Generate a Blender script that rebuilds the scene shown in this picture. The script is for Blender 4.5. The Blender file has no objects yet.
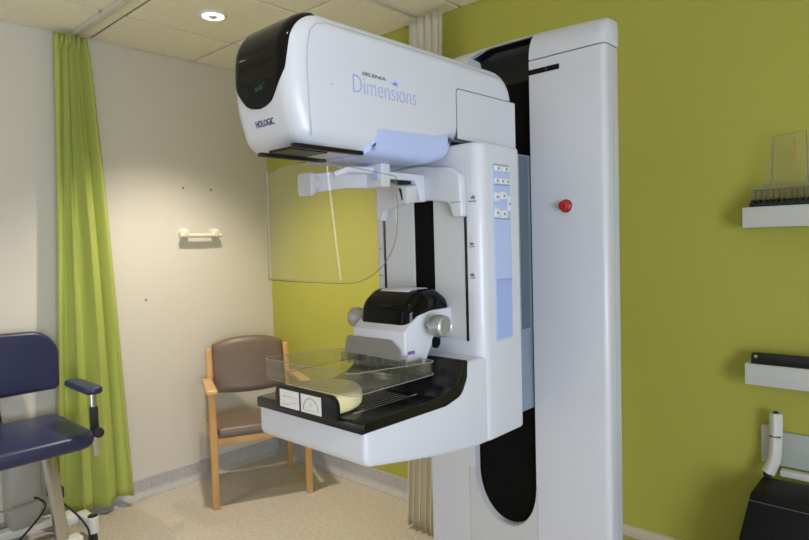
import bpy, bmesh, math, random
from mathutils import Vector, Matrix

random.seed(7)
sc = bpy.context.scene
C = sc.collection

# ---------------------------------------------------------------- camera
f_px, yaw, pitch, roll = 602.3, math.radians(-42.37), math.radians(-2.655), math.radians(-1.6225)
F = Vector((math.sin(yaw)*math.cos(pitch), math.cos(yaw)*math.cos(pitch), math.sin(pitch)))
Rt = Vector((math.cos(yaw), -math.sin(yaw), 0)); Up = Rt.cross(F)
Rr = math.cos(roll)*Rt + math.sin(roll)*Up
Ur = -math.sin(roll)*Rt + math.cos(roll)*Up
camd = bpy.data.cameras.new('camera'); cam = bpy.data.objects.new('camera', camd); C.objects.link(cam)
camd.sensor_width = 36; camd.lens = f_px/809*36; camd.clip_start = .02
m = Matrix((Rr, Ur, -F)).transposed().to_4x4(); m.translation = Vector((0, 0, 1.45))
cam.matrix_world = m
camd.dof.use_dof = True; camd.dof.focus_distance = 1.5; camd.dof.aperture_fstop = 6.3
sc.camera = cam
# ---------------------------------------------------------------- world, daylight, exposure
w = bpy.data.worlds.new('world'); sc.world = w; w.use_nodes = True
bg = w.node_tree.nodes['Background']; bg.inputs[0].default_value = (.62, .78, 1, 1); bg.inputs[1].default_value = 1.0
sc.view_settings.view_transform = 'Standard'; sc.view_settings.look = 'None'
sc.view_settings.gamma = 1; sc.view_settings.use_curve_mapping = False
sc.view_settings.exposure = 0.29
WX0, WX1, WY0, WY1, H = -3.52, 1.55, -2.1, 2.48, 2.61      # the room
DAY, ADDED_DAY, DOWN = 84, 14, 72
def area(name, loc, rot, sx, sy, power, col):
    l = bpy.data.lights.new(name, 'AREA'); l.shape = 'RECTANGLE'; l.size = sx; l.size_y = sy; l.energy = power; l.color = col
    o = bpy.data.objects.new(name, l); C.objects.link(o); o.location = loc; o.rotation_euler = rot; return o
WIN = (-1.2, 0.5, .6, 1.85)                                # window in wall_right: y0, y1, z0, z1
area('window_daylight', (WX1+.16, (WIN[0]+WIN[1])/2, (WIN[2]+WIN[3])/2), (0, math.radians(90), 0), WIN[3]-WIN[2], WIN[1]-WIN[0], DAY, (.80, .885, 1))
ADDED_WIN = (-3.10, -2.66, .25, 2.2)                                 # unseen window added in wall_front for the face shield streak: x0, x1, z0, z1
area('window_daylight', ((ADDED_WIN[0]+ADDED_WIN[1])/2, WY0-.16, (ADDED_WIN[2]+ADDED_WIN[3])/2), (math.radians(90), 0, 0), ADDED_WIN[1]-ADDED_WIN[0], ADDED_WIN[3]-ADDED_WIN[2], ADDED_DAY, (.78, .88, 1))  # light for the added window, reflected in the shield's bend

# ---------------------------------------------------------------- materials
def mat(name, col, rough=.5, metal=0, noise=None, bump=None, coat=0, spec=.5, sheen=0, emit=None, estr=0):
    m = bpy.data.materials.new(name); m.use_nodes = True
    nt = m.node_tree; b = nt.nodes['Principled BSDF']
    b.inputs['Base Color'].default_value = (*col, 1); b.inputs['Roughness'].default_value = rough
    b.inputs['Metallic'].default_value = metal; b.inputs['Coat Weight'].default_value = coat
    b.inputs['Specular IOR Level'].default_value = spec; b.inputs['Sheen Weight'].default_value = sheen
    if emit: b.inputs['Emission Color'].default_value = (*emit, 1); b.inputs['Emission Strength'].default_value = estr
    tc = nt.nodes.new('ShaderNodeTexCoord')
    if noise:                                       # (scale, amount) or (scale, amount, stretch)
        mp = nt.nodes.new('ShaderNodeMapping'); nt.links.new(tc.outputs['Object'], mp.inputs[0])
        if len(noise) > 2: mp.inputs['Scale'].default_value = noise[2]
        n = nt.nodes.new('ShaderNodeTexNoise'); n.inputs['Scale'].default_value = noise[0]; n.inputs['Detail'].default_value = 4
        nt.links.new(mp.outputs[0], n.inputs['Vector'])
        r = nt.nodes.new('ShaderNodeValToRGB'); a = noise[1]
        r.color_ramp.elements[0].position = .3; r.color_ramp.elements[1].position = .7
        r.color_ramp.elements[0].color = (*[c*(1-a) for c in col], 1); r.color_ramp.elements[1].color = (*[min(1, c*(1+a)) for c in col], 1)
        nt.links.new(n.outputs[0], r.inputs[0]); nt.links.new(r.outputs[0], b.inputs['Base Color'])
    if bump:
        n2 = nt.nodes.new('ShaderNodeTexNoise'); n2.inputs['Scale'].default_value = bump[0]; n2.inputs['Detail'].default_value = 3
        nt.links.new(tc.outputs['Object'], n2.inputs['Vector'])
        bp = nt.nodes.new('ShaderNodeBump'); bp.inputs['Strength'].default_value = bump[1]; bp.inputs['Distance'].default_value = .002
        nt.links.new(n2.outputs[0], bp.inputs['Height']); nt.links.new(bp.outputs[0], b.inputs['Normal'])
    return m
def clear(name, tint=(.95, .96, .95), base=.03, edge=.5, rough=.03, haze=0, haze_col=(.8, .8, .78)):
    m = bpy.data.materials.new(name); m.use_nodes = True; nt = m.node_tree
    out = nt.nodes['Material Output']; nt.nodes.remove(nt.nodes['Principled BSDF'])
    t = nt.nodes.new('ShaderNodeBsdfTransparent'); t.inputs[0].default_value = (*tint, 1)
    g = nt.nodes.new('ShaderNodeBsdfGlossy'); g.inputs['Roughness'].default_value = rough
    lw = nt.nodes.new('ShaderNodeLayerWeight'); lw.inputs[0].default_value = .5
    pw = nt.nodes.new('ShaderNodeMath'); pw.operation = 'POWER'; pw.inputs[1].default_value = 5; nt.links.new(lw.outputs['Facing'], pw.inputs[0])
    fr = nt.nodes.new('ShaderNodeMath'); fr.operation = 'MULTIPLY_ADD'; fr.inputs[1].default_value = edge; fr.inputs[2].default_value = base; nt.links.new(pw.outputs[0], fr.inputs[0])
    mx = nt.nodes.new('ShaderNodeMixShader'); nt.links.new(fr.outputs[0], mx.inputs[0])
    nt.links.new(t.outputs[0], mx.inputs[1]); nt.links.new(g.outputs[0], mx.inputs[2])
    last = mx
    if haze:
        d = nt.nodes.new('ShaderNodeBsdfDiffuse'); d.inputs[0].default_value = (*haze_col, 1)
        m2 = nt.nodes.new('ShaderNodeMixShader'); m2.inputs[0].default_value = haze
        nt.links.new(mx.outputs[0], m2.inputs[1]); nt.links.new(d.outputs[0], m2.inputs[2]); last = m2
    nt.links.new(last.outputs[0], out.inputs[0]); return m
M = {}
M['white_wall'] = mat('white_wall_paint', (.70, .655, .585), .75, noise=(1.5, .015), bump=(90, .12))
M['green_wall'] = mat('lime_wall_paint', (.45, .44, .072), .7, noise=(1.5, .03), bump=(90, .12))
M['tile'] = mat('ceiling_tile_board', (.88, .82, .65), .9, noise=(30, .03), bump=(160, .3))
M['grid'] = mat('ceiling_grid_metal', (.22, .205, .165), .6, noise=(8, .05))
M['skirting'] = mat('grey_vinyl_skirting', (.45, .44, .445), .5, noise=(60, .12))
M['trunking'] = mat('cream_trunking', (.62, .58, .46), .5, noise=(5, .03))
M['machine'] = mat('machine_white_plastic', (.588, .592, .645), .38, noise=(3, .012), coat=.15)
M['machine_warm'] = mat('machine_offwhite_plastic', (.54, .54, .55), .45, noise=(3, .012))
M['blue_plastic'] = mat('pale_blue_plastic', (.42, .49, .74), .4, noise=(3, .02))
M['pocket_blue'] = mat('pocket_blue_plastic', (.33, .41, .72), .45, noise=(3, .02))
M['grey_blue'] = mat('grey_blue_plastic', (.21, .265, .335), .42, noise=(3, .03))
M['black'] = mat('black_plastic', (.006, .006, .006), .35, noise=(8, .1), spec=.3)
M['matt_black'] = mat('matt_black_lining', (.003, .003, .003), .75, noise=(8, .1), spec=.1)
M['gloss_black'] = mat('glossy_black_visor', (.003, .003, .003), .06, noise=(8, .1), spec=.16)
M['tray_black'] = mat('black_tray', (.006, .0055, .005), .2, noise=(40, .2), spec=.4)
M['seam'] = mat('seam_dark', (.10, .10, .11), .7, noise=(5, .05))
M['seam_light'] = mat('seam_grey', (.40, .40, .42), .7, noise=(5, .05))
M['text_blue'] = mat('lettering_blue', (.30, .36, .66), .5, noise=(5, .02))
M['text_dark'] = mat('lettering_dark', (.12, .12, .15), .5, noise=(5, .02))
M['text_navy'] = mat('lettering_navy', (.03, .035, .11), .5, noise=(5, .02))
M['lilac'] = mat('lilac_print', (.55, .54, .85), .5, noise=(5, .02))
M['led_green'] = mat('green_display_digits', (.0, .05, .02), .5, noise=(5, .02), emit=(.03, .30, .14), estr=.06)
M['silver'] = mat('silver_knob_metal', (.42, .42, .425), .38, .6, noise=(6, .03))
M['plate'] = mat('grey_plate_metal', (.24, .225, .21), .42, .5, noise=(20, .04))
M['chrome'] = mat('chrome_tube', (.56, .56, .57), .22, 1, noise=(5, .02))
M['button'] = mat('light_grey_button', (.68, .69, .72), .5, noise=(5, .02))
M['red'] = mat('red_plastic', (.42, .012, .015), .35, noise=(5, .05))
M['red_dark'] = mat('dark_red_plastic', (.13, .01, .012), .4, noise=(5, .05))
M['cream'] = mat('cream_resin', (.78, .68, .38), .5, noise=(4, .02))
M['card'] = mat('printed_card', (.72, .70, .68), .6, noise=(180, .1))
M['purple'] = mat('purple_print', (.22, .10, .36), .5, noise=(90, .3))
M['clear'] = clear('clear_acrylic', (.96, .96, .94), haze=.015)
M['clear_edge'] = clear('clear_acrylic_edge', (.62, .62, .60), haze=.22, rough=.1)
M['shield'] = clear('clear_shield_acrylic', (.975, .97, .965), haze=.016, haze_col=(.75, .68, .62), base=.045, edge=.9)
M['shield_edge'] = clear('clear_shield_edge', (.70, .70, .64), haze=.12, haze_col=(.6, .58, .5))
M['clear_tooth'] = clear('clear_acrylic_tooth', (.80, .80, .78), haze=.07, rough=.08)
M['slate'] = mat('slate_strip', (.085, .115, .145), .4, noise=(3, .03))
M['glass'] = clear('window_glass', (.98, .99, .99))
M['wood'] = mat('beech_wood', (.60, .335, .125), .42, noise=(22, .14, (1, 1, .12)))
M['wood_light'] = mat('beech_wood_arm', (.66, .40, .17), .36, noise=(22, .12, (1, .2, 1)))
M['taupe'] = mat('taupe_vinyl', (.16, .112, .084), .42, noise=(40, .05), bump=(250, .15))
M['navy'] = mat('navy_vinyl', (.021, .025, .078), .36, noise=(50, .06), bump=(300, .15))
M['bin'] = mat('black_bin_plastic', (.005, .005, .006), .55, noise=(30, .1), spec=.25)
M['box_grey'] = mat('grey_enamel', (.36, .345, .31), .4, noise=(6, .02))
M['base_white'] = mat('white_enamel', (.74, .73, .69), .4, noise=(6, .02))
M['rubber'] = mat('black_rubber', (.012, .012, .013), .6, noise=(20, .1))
M['shelf'] = mat('white_shelf_laminate', (.62, .62, .61), .5, noise=(6, .02))
M['shelf_grey'] = mat('pale_grey_panel', (.48, .52, .50), .5, noise=(6, .02))
M['orange'] = mat('orange_scale_print', (.55, .20, .07), .6, noise=(6, .05))
M['handle'] = mat('cream_handle_plastic', (.78, .74, .60), .4, noise=(6, .02))
M['rail'] = mat('white_rail', (.70, .68, .62), .4, noise=(6, .02))
M['lamp_glow'] = mat('lamp_diffuser', (.9, .9, .85), .4, noise=(6, .01), emit=(1, .93, .80), estr=9)
M['lamp_ring'] = mat('lamp_ring_white', (.8, .8, .76), .4, noise=(6, .01), emit=(1, .93, .8), estr=.0)
def fabric(name, col, rough=.8, trans=.25):
    m = mat(name, col, rough, noise=(3, .05), bump=(400, .2), sheen=.1)
    nt = m.node_tree; b = nt.nodes['Principled BSDF']; out = nt.nodes['Material Output']
    t = nt.nodes.new('ShaderNodeBsdfTranslucent'); t.inputs[0].default_value = (*col, 1)
    mx = nt.nodes.new('ShaderNodeMixShader'); mx.inputs[0].default_value = trans
    nt.links.new(b.outputs[0], mx.inputs[1]); nt.links.new(t.outputs[0], mx.inputs[2]); nt.links.new(mx.outputs[0], out.inputs[0])
    return m
M['curtain_green'] = fabric('lime_curtain_fabric', (.58, .65, .16), trans=.32)
M['curtain_white'] = fabric('offwhite_curtain_fabric', (.88, .85, .74), trans=.4)
def floor_mat():
    m = mat('speckled_vinyl', (.52, .44, .32), .42)
    nt = m.node_tree; b = nt.nodes['Principled BSDF']; tc = nt.nodes.new('ShaderNodeTexCoord')
    n = nt.nodes.new('ShaderNodeTexNoise'); n.inputs['Scale'].default_value = 55; n.inputs['Detail'].default_value = 6; n.inputs['Roughness'].default_value = .75
    nt.links.new(tc.outputs['Object'], n.inputs['Vector'])
    r = nt.nodes.new('ShaderNodeValToRGB'); e = r.color_ramp.elements
    e[0].position = .36; e[0].color = (.455, .40, .335, 1); e[1].position = .64; e[1].color = (.62, .55, .475, 1)
    nt.links.new(n.outputs[0], r.inputs[0]); nt.links.new(r.outputs[0], b.inputs['Base Color']); return m
M['floor'] = floor_mat()

# ---------------------------------------------------------------- helpers
def link(name, bm, material, parent=None, smooth=35):
    me = bpy.data.meshes.new(name)
    bmesh.ops.recalc_face_normals(bm, faces=bm.faces[:])
    bm.to_mesh(me); bm.free()
    me.materials.append(M[material])
    if smooth:
        me.shade_smooth(); me.set_sharp_from_angle(angle=math.radians(smooth))
    o = bpy.data.objects.new(name, me); C.objects.link(o)
    if parent: o.parent = parent
    return o
def empty(name, loc=(0, 0, 0), rz=0):
    o = bpy.data.objects.new(name, None); C.objects.link(o); o.location = loc; o.rotation_euler = (0, 0, rz); o.empty_display_size = .1; return o
def tag(o, label, cat, group=None):
    o['label'] = label; o['category'] = cat
    if group: o['group'] = group
    return o
def struct(o, label, cat):
    o['kind'] = 'structure'; o['label'] = label; o['category'] = cat; return o
def join(*bms):
    a = bms[0]
    for b in bms[1:]:
        me = bpy.data.meshes.new('tmp'); b.to_mesh(me); b.free(); a.from_mesh(me); bpy.data.meshes.remove(me)
    return a
def box(x0, x1, y0, y1, z0, z1, bev=0, seg=2):
    bm = bmesh.new(); bmesh.ops.create_cube(bm, size=1)
    for v in bm.verts: v.co = Vector(((x0+x1)/2+v.co.x*(x1-x0), (y0+y1)/2+v.co.y*(y1-y0), (z0+z1)/2+v.co.z*(z1-z0)))
    if bev: bmesh.ops.bevel(bm, geom=bm.edges[:], offset=bev, segments=seg, affect='EDGES', profile=.5)
    return bm
def xform(bm, mtx): bmesh.ops.transform(bm, matrix=mtx, verts=bm.verts[:]); return bm
def rpoly(pts, n=6):
    """polygon with filleted corners: pts = (a, b) or (a, b, radius)"""
    out = []; N = len(pts)
    for i, p in enumerate(pts):
        P = Vector(p[:2]); r = p[2] if len(p) > 2 else 0
        if r <= 0: out.append(P); continue
        A = (Vector(pts[i-1][:2])-P); B = (Vector(pts[(i+1) % N][:2])-P)
        la, lb = A.length, B.length; A /= la; B /= lb
        ang = math.acos(max(-1, min(1, A.dot(B))))
        if ang > 3.1: out.append(P); continue
        t = min(r/math.tan(ang/2), la*.49, lb*.49); r = t*math.tan(ang/2)
        c = P + (A+B).normalized()*(r/math.sin(ang/2))
        p0 = P+A*t-c; p1 = P+B*t-c
        sw = math.atan2(p0.x*p1.y-p0.y*p1.x, p0.dot(p1))
        for k in range(n+1):
            a = sw*k/n; out.append(c+Vector((p0.x*math.cos(a)-p0.y*math.sin(a), p0.x*math.sin(a)+p0.y*math.cos(a))))
    return out
def densify(poly, step):
    o = []
    for i, p in enumerate(poly):
        q = poly[(i+1) % len(poly)]; k = max(1, int((q-p).length/step))
        o += [p+(q-p)*j/k for j in range(k)]
    return o
def normals2(poly):
    area2 = sum(poly[i-1].x*poly[i].y-poly[i].x*poly[i-1].y for i in range(len(poly)))
    sg = 1 if area2 > 0 else -1; out = []
    for i in range(len(poly)):
        a = poly[i]-poly[i-1]; b = poly[(i+1) % len(poly)]-poly[i]
        a = a.normalized() if a.length > 1e-9 else Vector((0, 0)); b = b.normalized() if b.length > 1e-9 else a
        n = Vector((a.y, -a.x))*sg + Vector((b.y, -b.x))*sg
        n = n.normalized() if n.length > 1e-6 else Vector((a.y, -a.x))*sg
        cosv = max(.5, n.dot(Vector((b.y, -b.x))*sg)); out.append(n/cosv)
    return out
AX = {'X': lambda a, b, c: (c, a, b), 'Y': lambda a, b, c: (a, c, b), 'Z': lambda a, b, c: (a, b, c)}
def rex(poly, c0, c1, r=0, axis='X', seg=4):
    """extrude polygon between c0 and c1 with rounded rims (radius r)"""
    bm = bmesh.new(); put = AX[axis]; nn = normals2(poly); rings = []
    st = []
    if r > 0:
        for k in range(seg+1):
            a = math.pi/2*k/seg; st.append((c0+r*(1-math.sin(a)), r*(1-math.cos(a))))
        st = st[::-1]
        st += [(c1-(c-c0), d) for c, d in st[::-1]]
    else: st = [(c0, 0), (c1, 0)]
    for c, d in st: rings.append([bm.verts.new(put(*(p-n*d), c)) for p, n in zip(poly, nn)])
    N = len(poly)
    for A, B in zip(rings, rings[1:]):
        for i in range(N): bm.faces.new((A[i], A[(i+1) % N], B[(i+1) % N], B[i]))
    bm.faces.new(rings[0]); bm.faces.new(rings[-1][::-1])
    bmesh.ops.triangulate(bm, faces=[fa for fa in bm.faces if len(fa.verts) > 4])
    return bm
def circ(cx, cy, r, n=20, ry=None): return [Vector((cx+r*math.cos(2*math.pi*k/n), cy+(ry or r)*math.sin(2*math.pi*k/n))) for k in range(n)]
def rrect(a0, a1, b0, b1, r, n=5): return rpoly([(a0, b0, r), (a1, b0, r), (a1, b1, r), (a0, b1, r)], n)
def tube(path, r, n=10, closed=False, flat=None):
    """swept tube; flat=(w, h) gives a rounded-rectangle section"""
    P = [Vector(p) for p in path]; bm = bmesh.new(); rings = []
    t0 = (P[1]-P[0]).normalized(); u = t0.orthogonal().normalized()
    if abs(t0.z) < .95: u = Vector((0, 0, 1)).cross(t0).normalized()
    for i, p in enumerate(P):
        t = (P[min(i+1, len(P)-1)]-P[max(i-1, 0)]).normalized()
        u = (u-t*u.dot(t)).normalized(); v = t.cross(u)
        sec = rrect(-flat[0]/2, flat[0]/2, -flat[1]/2, flat[1]/2, min(flat)*.25, 2) if flat else circ(0, 0, r if not callable(r) else r(i/(len(P)-1)), n)
        rings.append([bm.verts.new(p+u*s.x+v*s.y) for s in sec])
    N = len(rings[0])
    for A, B in zip(rings, rings[1:]):
        for i in range(N): bm.faces.new((A[i], A[(i+1) % N], B[(i+1) % N], B[i]))
    bm.faces.new(rings[0]); bm.faces.new(rings[-1][::-1]); return bm
def smooth_path(pts, k=6):
    P = [Vector(p) for p in pts]; out = []
    for i in range(len(P)-1):
        a, b, c, d = P[max(i-1, 0)], P[i], P[i+1], P[min(i+2, len(P)-1)]
        for j in range(k):
            t = j/k; out.append(.5*((2*b)+(c-a)*t+(2*a-5*b+4*c-d)*t*t+(3*b-a-3*c+d)*t**3))
    out.append(P[-1]); return out
def lathe(prof, center, axis='Z', n=24):
    """prof = (radius, height) along axis"""
    bm = bmesh.new(); rings = []; c = Vector(center)
    for r, h in prof:
        ring = []
        for k in range(n):
            a = 2*math.pi*k/n; x, y = r*math.cos(a), r*math.sin(a)
            ring.append(bm.verts.new(c+Vector({'Z': (x, y, h), 'X': (h, x, y), 'Y': (x, h, y)}[axis])))
        rings.append(ring)
    for A, B in zip(rings, rings[1:]):
        for i in range(n): bm.faces.new((A[i], A[(i+1) % n], B[(i+1) % n], B[i]))
    bm.faces.new(rings[0]); bm.faces.new(rings[-1][::-1]); return bm
def text_bm(s, width, height, depth=.0006, bold=0):
    """text mesh in the XY plane from (0,0) to (width, height), thickness +z"""
    cu = bpy.data.curves.new('txt', 'FONT'); cu.body = s; cu.size = 1; cu.extrude = .01; cu.offset = bold; cu.resolution_u = 3
    o = bpy.data.objects.new('txt', cu); C.objects.link(o)
    dg = bpy.context.evaluated_depsgraph_get(); me = bpy.data.meshes.new_from_object(o.evaluated_get(dg))
    bm = bmesh.new(); bm.from_mesh(me)
    bpy.data.objects.remove(o); bpy.data.curves.remove(cu); bpy.data.meshes.remove(me)
    xs = [v.co.x for v in bm.verts]; ys = [v.co.y for v in bm.verts]
    x0, x1, y0, y1 = min(xs), max(xs), min(ys), max(ys)
    for v in bm.verts: v.co = Vector(((v.co.x-x0)/(x1-x0)*width, (v.co.y-y0)/(y1-y0)*height, depth if v.co.z > 0 else 0))
    return bm
def on_right(bm, x, y, z):   # text plane -> side facing +X : text x runs along +Y
    return xform(bm, Matrix(((0, 0, 1, x), (1, 0, 0, y), (0, 1, 0, z), (0, 0, 0, 1))))
def on_front(bm, x, y, z):   # side facing -Y : text x runs along +X
    return xform(bm, Matrix(((1, 0, 0, x), (0, 0, -1, y), (0, 1, 0, z), (0, 0, 0, 1))))

# ---------------------------------------------------------------- the room
struct(link('floor', box(WX0-.1, WX1+.1, WY0-.1, WY1+.1, -.08, 0), 'floor', smooth=0), 'cream speckled vinyl floor', 'floor')
struct(link('wall_left', box(WX0-.1, WX0, WY0-.1, WY1+.1, 0, H+.1), 'white_wall', smooth=0), 'off-white painted wall behind the armchair and lime curtain', 'wall')
struct(link('wall_back', box(WX0, WX1, WY1, WY1+.1, 0, H+.1), 'green_wall', smooth=0), 'lime green painted wall behind the mammography machine', 'wall')
a0, a1, z0, z1 = ADDED_WIN
struct(link('wall_front', join(box(WX0, a0, WY0-.1, WY0, 0, H+.1), box(a1, WX1, WY0-.1, WY0, 0, H+.1), box(a0, a1, WY0-.1, WY0, 0, z0), box(a0, a1, WY0-.1, WY0, z1, H+.1)), 'white_wall', smooth=0), 'off-white painted wall opposite the lime green wall', 'wall')
y0, y1, z0, z1 = WIN
struct(link('wall_right', join(box(WX1, WX1+.1, WY0-.1, y0, 0, H+.1), box(WX1, WX1+.1, y1, WY1+.1, 0, H+.1), box(WX1, WX1+.1, y0, y1, 0, z0), box(WX1, WX1+.1, y0, y1, z1, H+.1)), 'white_wall', smooth=0),
       'off-white painted wall with the window', 'wall')
win = struct(empty('window_1', (WX1+.05, (y0+y1)/2, z0)), 'white framed window letting in daylight', 'window')
def child(name, bm, material, parent, smooth=35):
    """link world-space geometry under a thing whose empty is away from the origin"""
    o = link(name, bm, material, None, smooth); o.parent = parent
    o.matrix_parent_inverse = parent.matrix_basis.inverted(); return o
ym = (y0+y1)/2
child('window_frame', join(box(WX1+.02, WX1+.08, y0, y0+.05, z0, z1), box(WX1+.02, WX1+.08, y1-.05, y1, z0, z1), box(WX1+.02, WX1+.08, ym-.03, ym+.03, z0+.05, z1-.05),
      box(WX1+.02, WX1+.08, y0+.05, y1-.05, z0, z0+.05), box(WX1+.02, WX1+.08, y0+.05, y1-.05, z1-.05, z1)), 'rail', win)
child('pane', box(WX1+.045, WX1+.05, y0+.05, ym-.03, z0+.05, z1-.05), 'glass', win, 0)
child('pane', box(WX1+.045, WX1+.05, ym+.03, y1-.05, z0+.05, z1-.05), 'glass', win, 0)

a0, a1, z0, z1 = ADDED_WIN; am = (a0+a1)/2
win = struct(empty('added_window', (am, WY0-.05, z0)), 'tall narrow white framed window added unseen opposite the lime green wall for a shield streak', 'window')  # added out of view so the shield's bend catches a bright streak
child('window_frame', join(box(a0, a0+.05, WY0-.08, WY0-.02, z0, z1), box(a1-.05, a1, WY0-.08, WY0-.02, z0, z1), box(am-.03, am+.03, WY0-.08, WY0-.02, z0+.05, z1-.05),
      box(a0+.05, a1-.05, WY0-.08, WY0-.02, z0, z0+.05), box(a0+.05, a1-.05, WY0-.08, WY0-.02, z1-.05, z1)), 'rail', win)
child('pane', box(a0+.05, am-.03, WY0-.05, WY0-.045, z0+.05, z1-.05), 'glass', win, 0)
child('pane', box(am+.03, a1-.05, WY0-.05, WY0-.045, z0+.05, z1-.05), 'glass', win, 0)

# suspended ceiling: grid soffit with one board per cell
ceil = struct(link('ceiling', box(WX0, WX1, WY0, WY1, H+.012, H+.09), 'grid', smooth=0), 'suspended ceiling of square off-white tiles', 'ceiling')
gx = [WX0]+[-3.06+.615*k for k in range(8)]+[WX1]; gx = [g for g in gx if g < WX1-.02 or g == WX1]
gy = [WY0]+[1.345+.61*k for k in range(-5, 2)]+[WY1]
tiles = {}
for i in range(len(gx)-1):
    for j in range(len(gy)-1):
        a, b, c, d = gx[i], gx[i+1], gy[j], gy[j+1]
        key = (round(b-a, 3), round(d-c, 3))
        if key not in tiles:
            o = link('ceiling_tile', box(-(b-a)/2+.0075, (b-a)/2-.0075, -(d-c)/2+.0075, (d-c)/2-.0075, 0, .012, .003, 1), 'tile', ceil, 0); tiles[key] = o.data
        else:
            o = bpy.data.objects.new('ceiling_tile', tiles[key]); C.objects.link(o); o.parent = ceil
        o.location = ((a+b)/2, (c+d)/2, H)

# coved vinyl skirting
cove = lambda: rpoly([(0, 0), (.05, 0), (.05, .004), (.012, .02, .03), (.008, .1), (0, .1)], 5)
struct(link('baseboard_left', rex([Vector((WX0+p.x, p.y)) for p in cove()], WY0, WY1, 0, 'Y'), 'skirting'), 'grey coved vinyl skirting along the off-white wall', 'baseboard')
struct(link('baseboard_back', rex([Vector((WY1-p.x, p.y)) for p in cove()], WX0, WX1, 0, 'X'), 'skirting'), 'grey coved vinyl skirting along the lime green wall', 'baseboard')
struct(link('trim_1', box(-1.20, WX1, WY1-.03, WY1, .182, .224, .004), 'trunking'), 'cream cable trunking along the foot of the lime green wall', 'trim')

# recessed downlights
def downlight(x, y, label, energy=DOWN, col=(1, .89, .74)):
    t = tag(empty('downlight', (x, y, H)), label, 'downlight', 'recessed ceiling downlights')
    link('trim_ring', lathe([(.050, .001), (.050, -.004), (.056, -.010), (.064, -.008), (.070, 0), (.070, .001)], (0, 0, 0), 'Z', 32), 'lamp_ring', t)
    link('lens', lathe([(.051, 0), (.051, -.003), (.03, -.004), (.001, -.0045)], (0, 0, 0), 'Z', 32), 'lamp_glow', t)
    link('lamp_cap', lathe([(.026, -.004), (.026, -.010), (.022, -.013), (.001, -.014)], (0, 0, 0), 'Z', 24), 'lamp_ring', t)
    l = bpy.data.lights.new('downlight_lamp', 'SPOT'); l.energy = energy; l.spot_size = math.radians(106); l.spot_blend = .8; l.color = col; l.shadow_soft_size = .045
    o = bpy.data.objects.new('downlight_lamp', l); C.objects.link(o); o.parent = t; o.location = (0, 0, -.03)
    return t
downlight(-2.747, 1.645, 'round recessed downlight between lime curtain and machine, over the armchair', DOWN*1.38)
downlight(-2.747, -.2, 'guessed unseen round downlight further along the off-white wall, added to brighten it', DOWN*.75)  # unseen lamp, guessed and added to brighten the off-white wall
downlight(-.55, .25, 'guessed unseen round downlight out over the middle of the floor, added as weak fill', DOWN*.12)  # unseen lamp, guessed; weak fill added over the floor
downlight(.9, 1.3, 'guessed unseen round downlight at the window end of the lime wall, added as weak fill', DOWN*.12)  # unseen lamp, guessed; weak fill added by the lime wall

# ---------------------------------------------------------------- mammography machine
mm = tag(empty('mammography_machine', (-1.04, 1.72, 0)), 'white upright mammography machine with tube head, clear paddle and tall column', 'mammography machine')
P = lambda name, bm, material, parent=None, smooth=35: child(name, bm, material, mm, smooth) if parent is None else sub(name, bm, material, parent, smooth)
def sub(name, bm, material, parent, smooth=35):
    o = link(name, bm, material, None, smooth); o.parent = parent
    o.matrix_parent_inverse = mm.matrix_basis.inverted() if parent.parent is mm else parent.matrix_basis.inverted()
    # parents created with P sit at identity basis under mm, so the world matrix of the parent is the identity
    o.matrix_parent_inverse = Matrix.Identity(4); return o
XC = -1.04
CL, CR, CF, CB = -1.374, -.706, 1.61, 1.70            # column: left, right, front, back
RL, RR_ = -1.172, -.943                               # recess
# side panels of the column (top view rounded)
col = P('column_panel', rex(rpoly([(RR_, CF), (CR, CF, .018), (CR, CB, .012), (RR_, CB)], 5), 0, 1.978, .002, 'Z', 2), 'machine')
P('column_panel', rex(rpoly([(CL, CF, .018), (RL, CF), (RL, CB), (CL, CB, .012)], 5), 0, 1.978, .002, 'Z', 2), 'machine')
sub('side_seam', box(CR-.0004, CR+.0008, 1.655, 1.657, .02, 1.975), 'seam_light', col, 0)
# lower cover with the U-shaped cut-out
zu, zb = .690, .535
def lower_cover():
    bm = bmesh.new(); xa, xb = RL-.024, RR_+.001; cx, rx = (RL+RR_)/2, (RR_-RL)/2
    xs = [xa, RL]+[cx-rx*math.cos(math.pi*k/24) for k in range(1, 24)]+[RR_, xb]; g = []
    for k, x in enumerate(xs):
        c = max(-1, min(1, (x-cx)/rx)); z = zu-(zu-zb)*math.sqrt(max(0, 1-c*c))
        if x > cx: z -= .008*(c if c > 0 else 0)
        g.append([bm.verts.new(q) for q in ((x, CF-.0015, 0), (x, CF-.0015, z-.004), (x, CF+.004, z), (x, CB, z), (x, CB, 0))])
    for A, B in zip(g, g[1:]):
        for k in range(5): bm.faces.new((A[k], B[k], B[(k+1) % 5], A[(k+1) % 5]))
    bm.faces.new(g[0]); bm.faces.new(g[-1][::-1]); return bm
P('lower_cover', lower_cover(), 'machine_warm')
P('cover_seam', box(RL-.0265, RL-.024, CF-.0008, CF+.01, 0, zu+.002), 'seam_light', None, 0)
P('cover_seam', box(RR_+.001, RR_+.003, CF-.0008, CF+.01, 0, zu-.006), 'seam_light', None, 0)
P('recess_panel', box(RL-.002, RR_+.002, 1.636, 1.66, .50, 1.93), 'matt_black')
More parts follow.
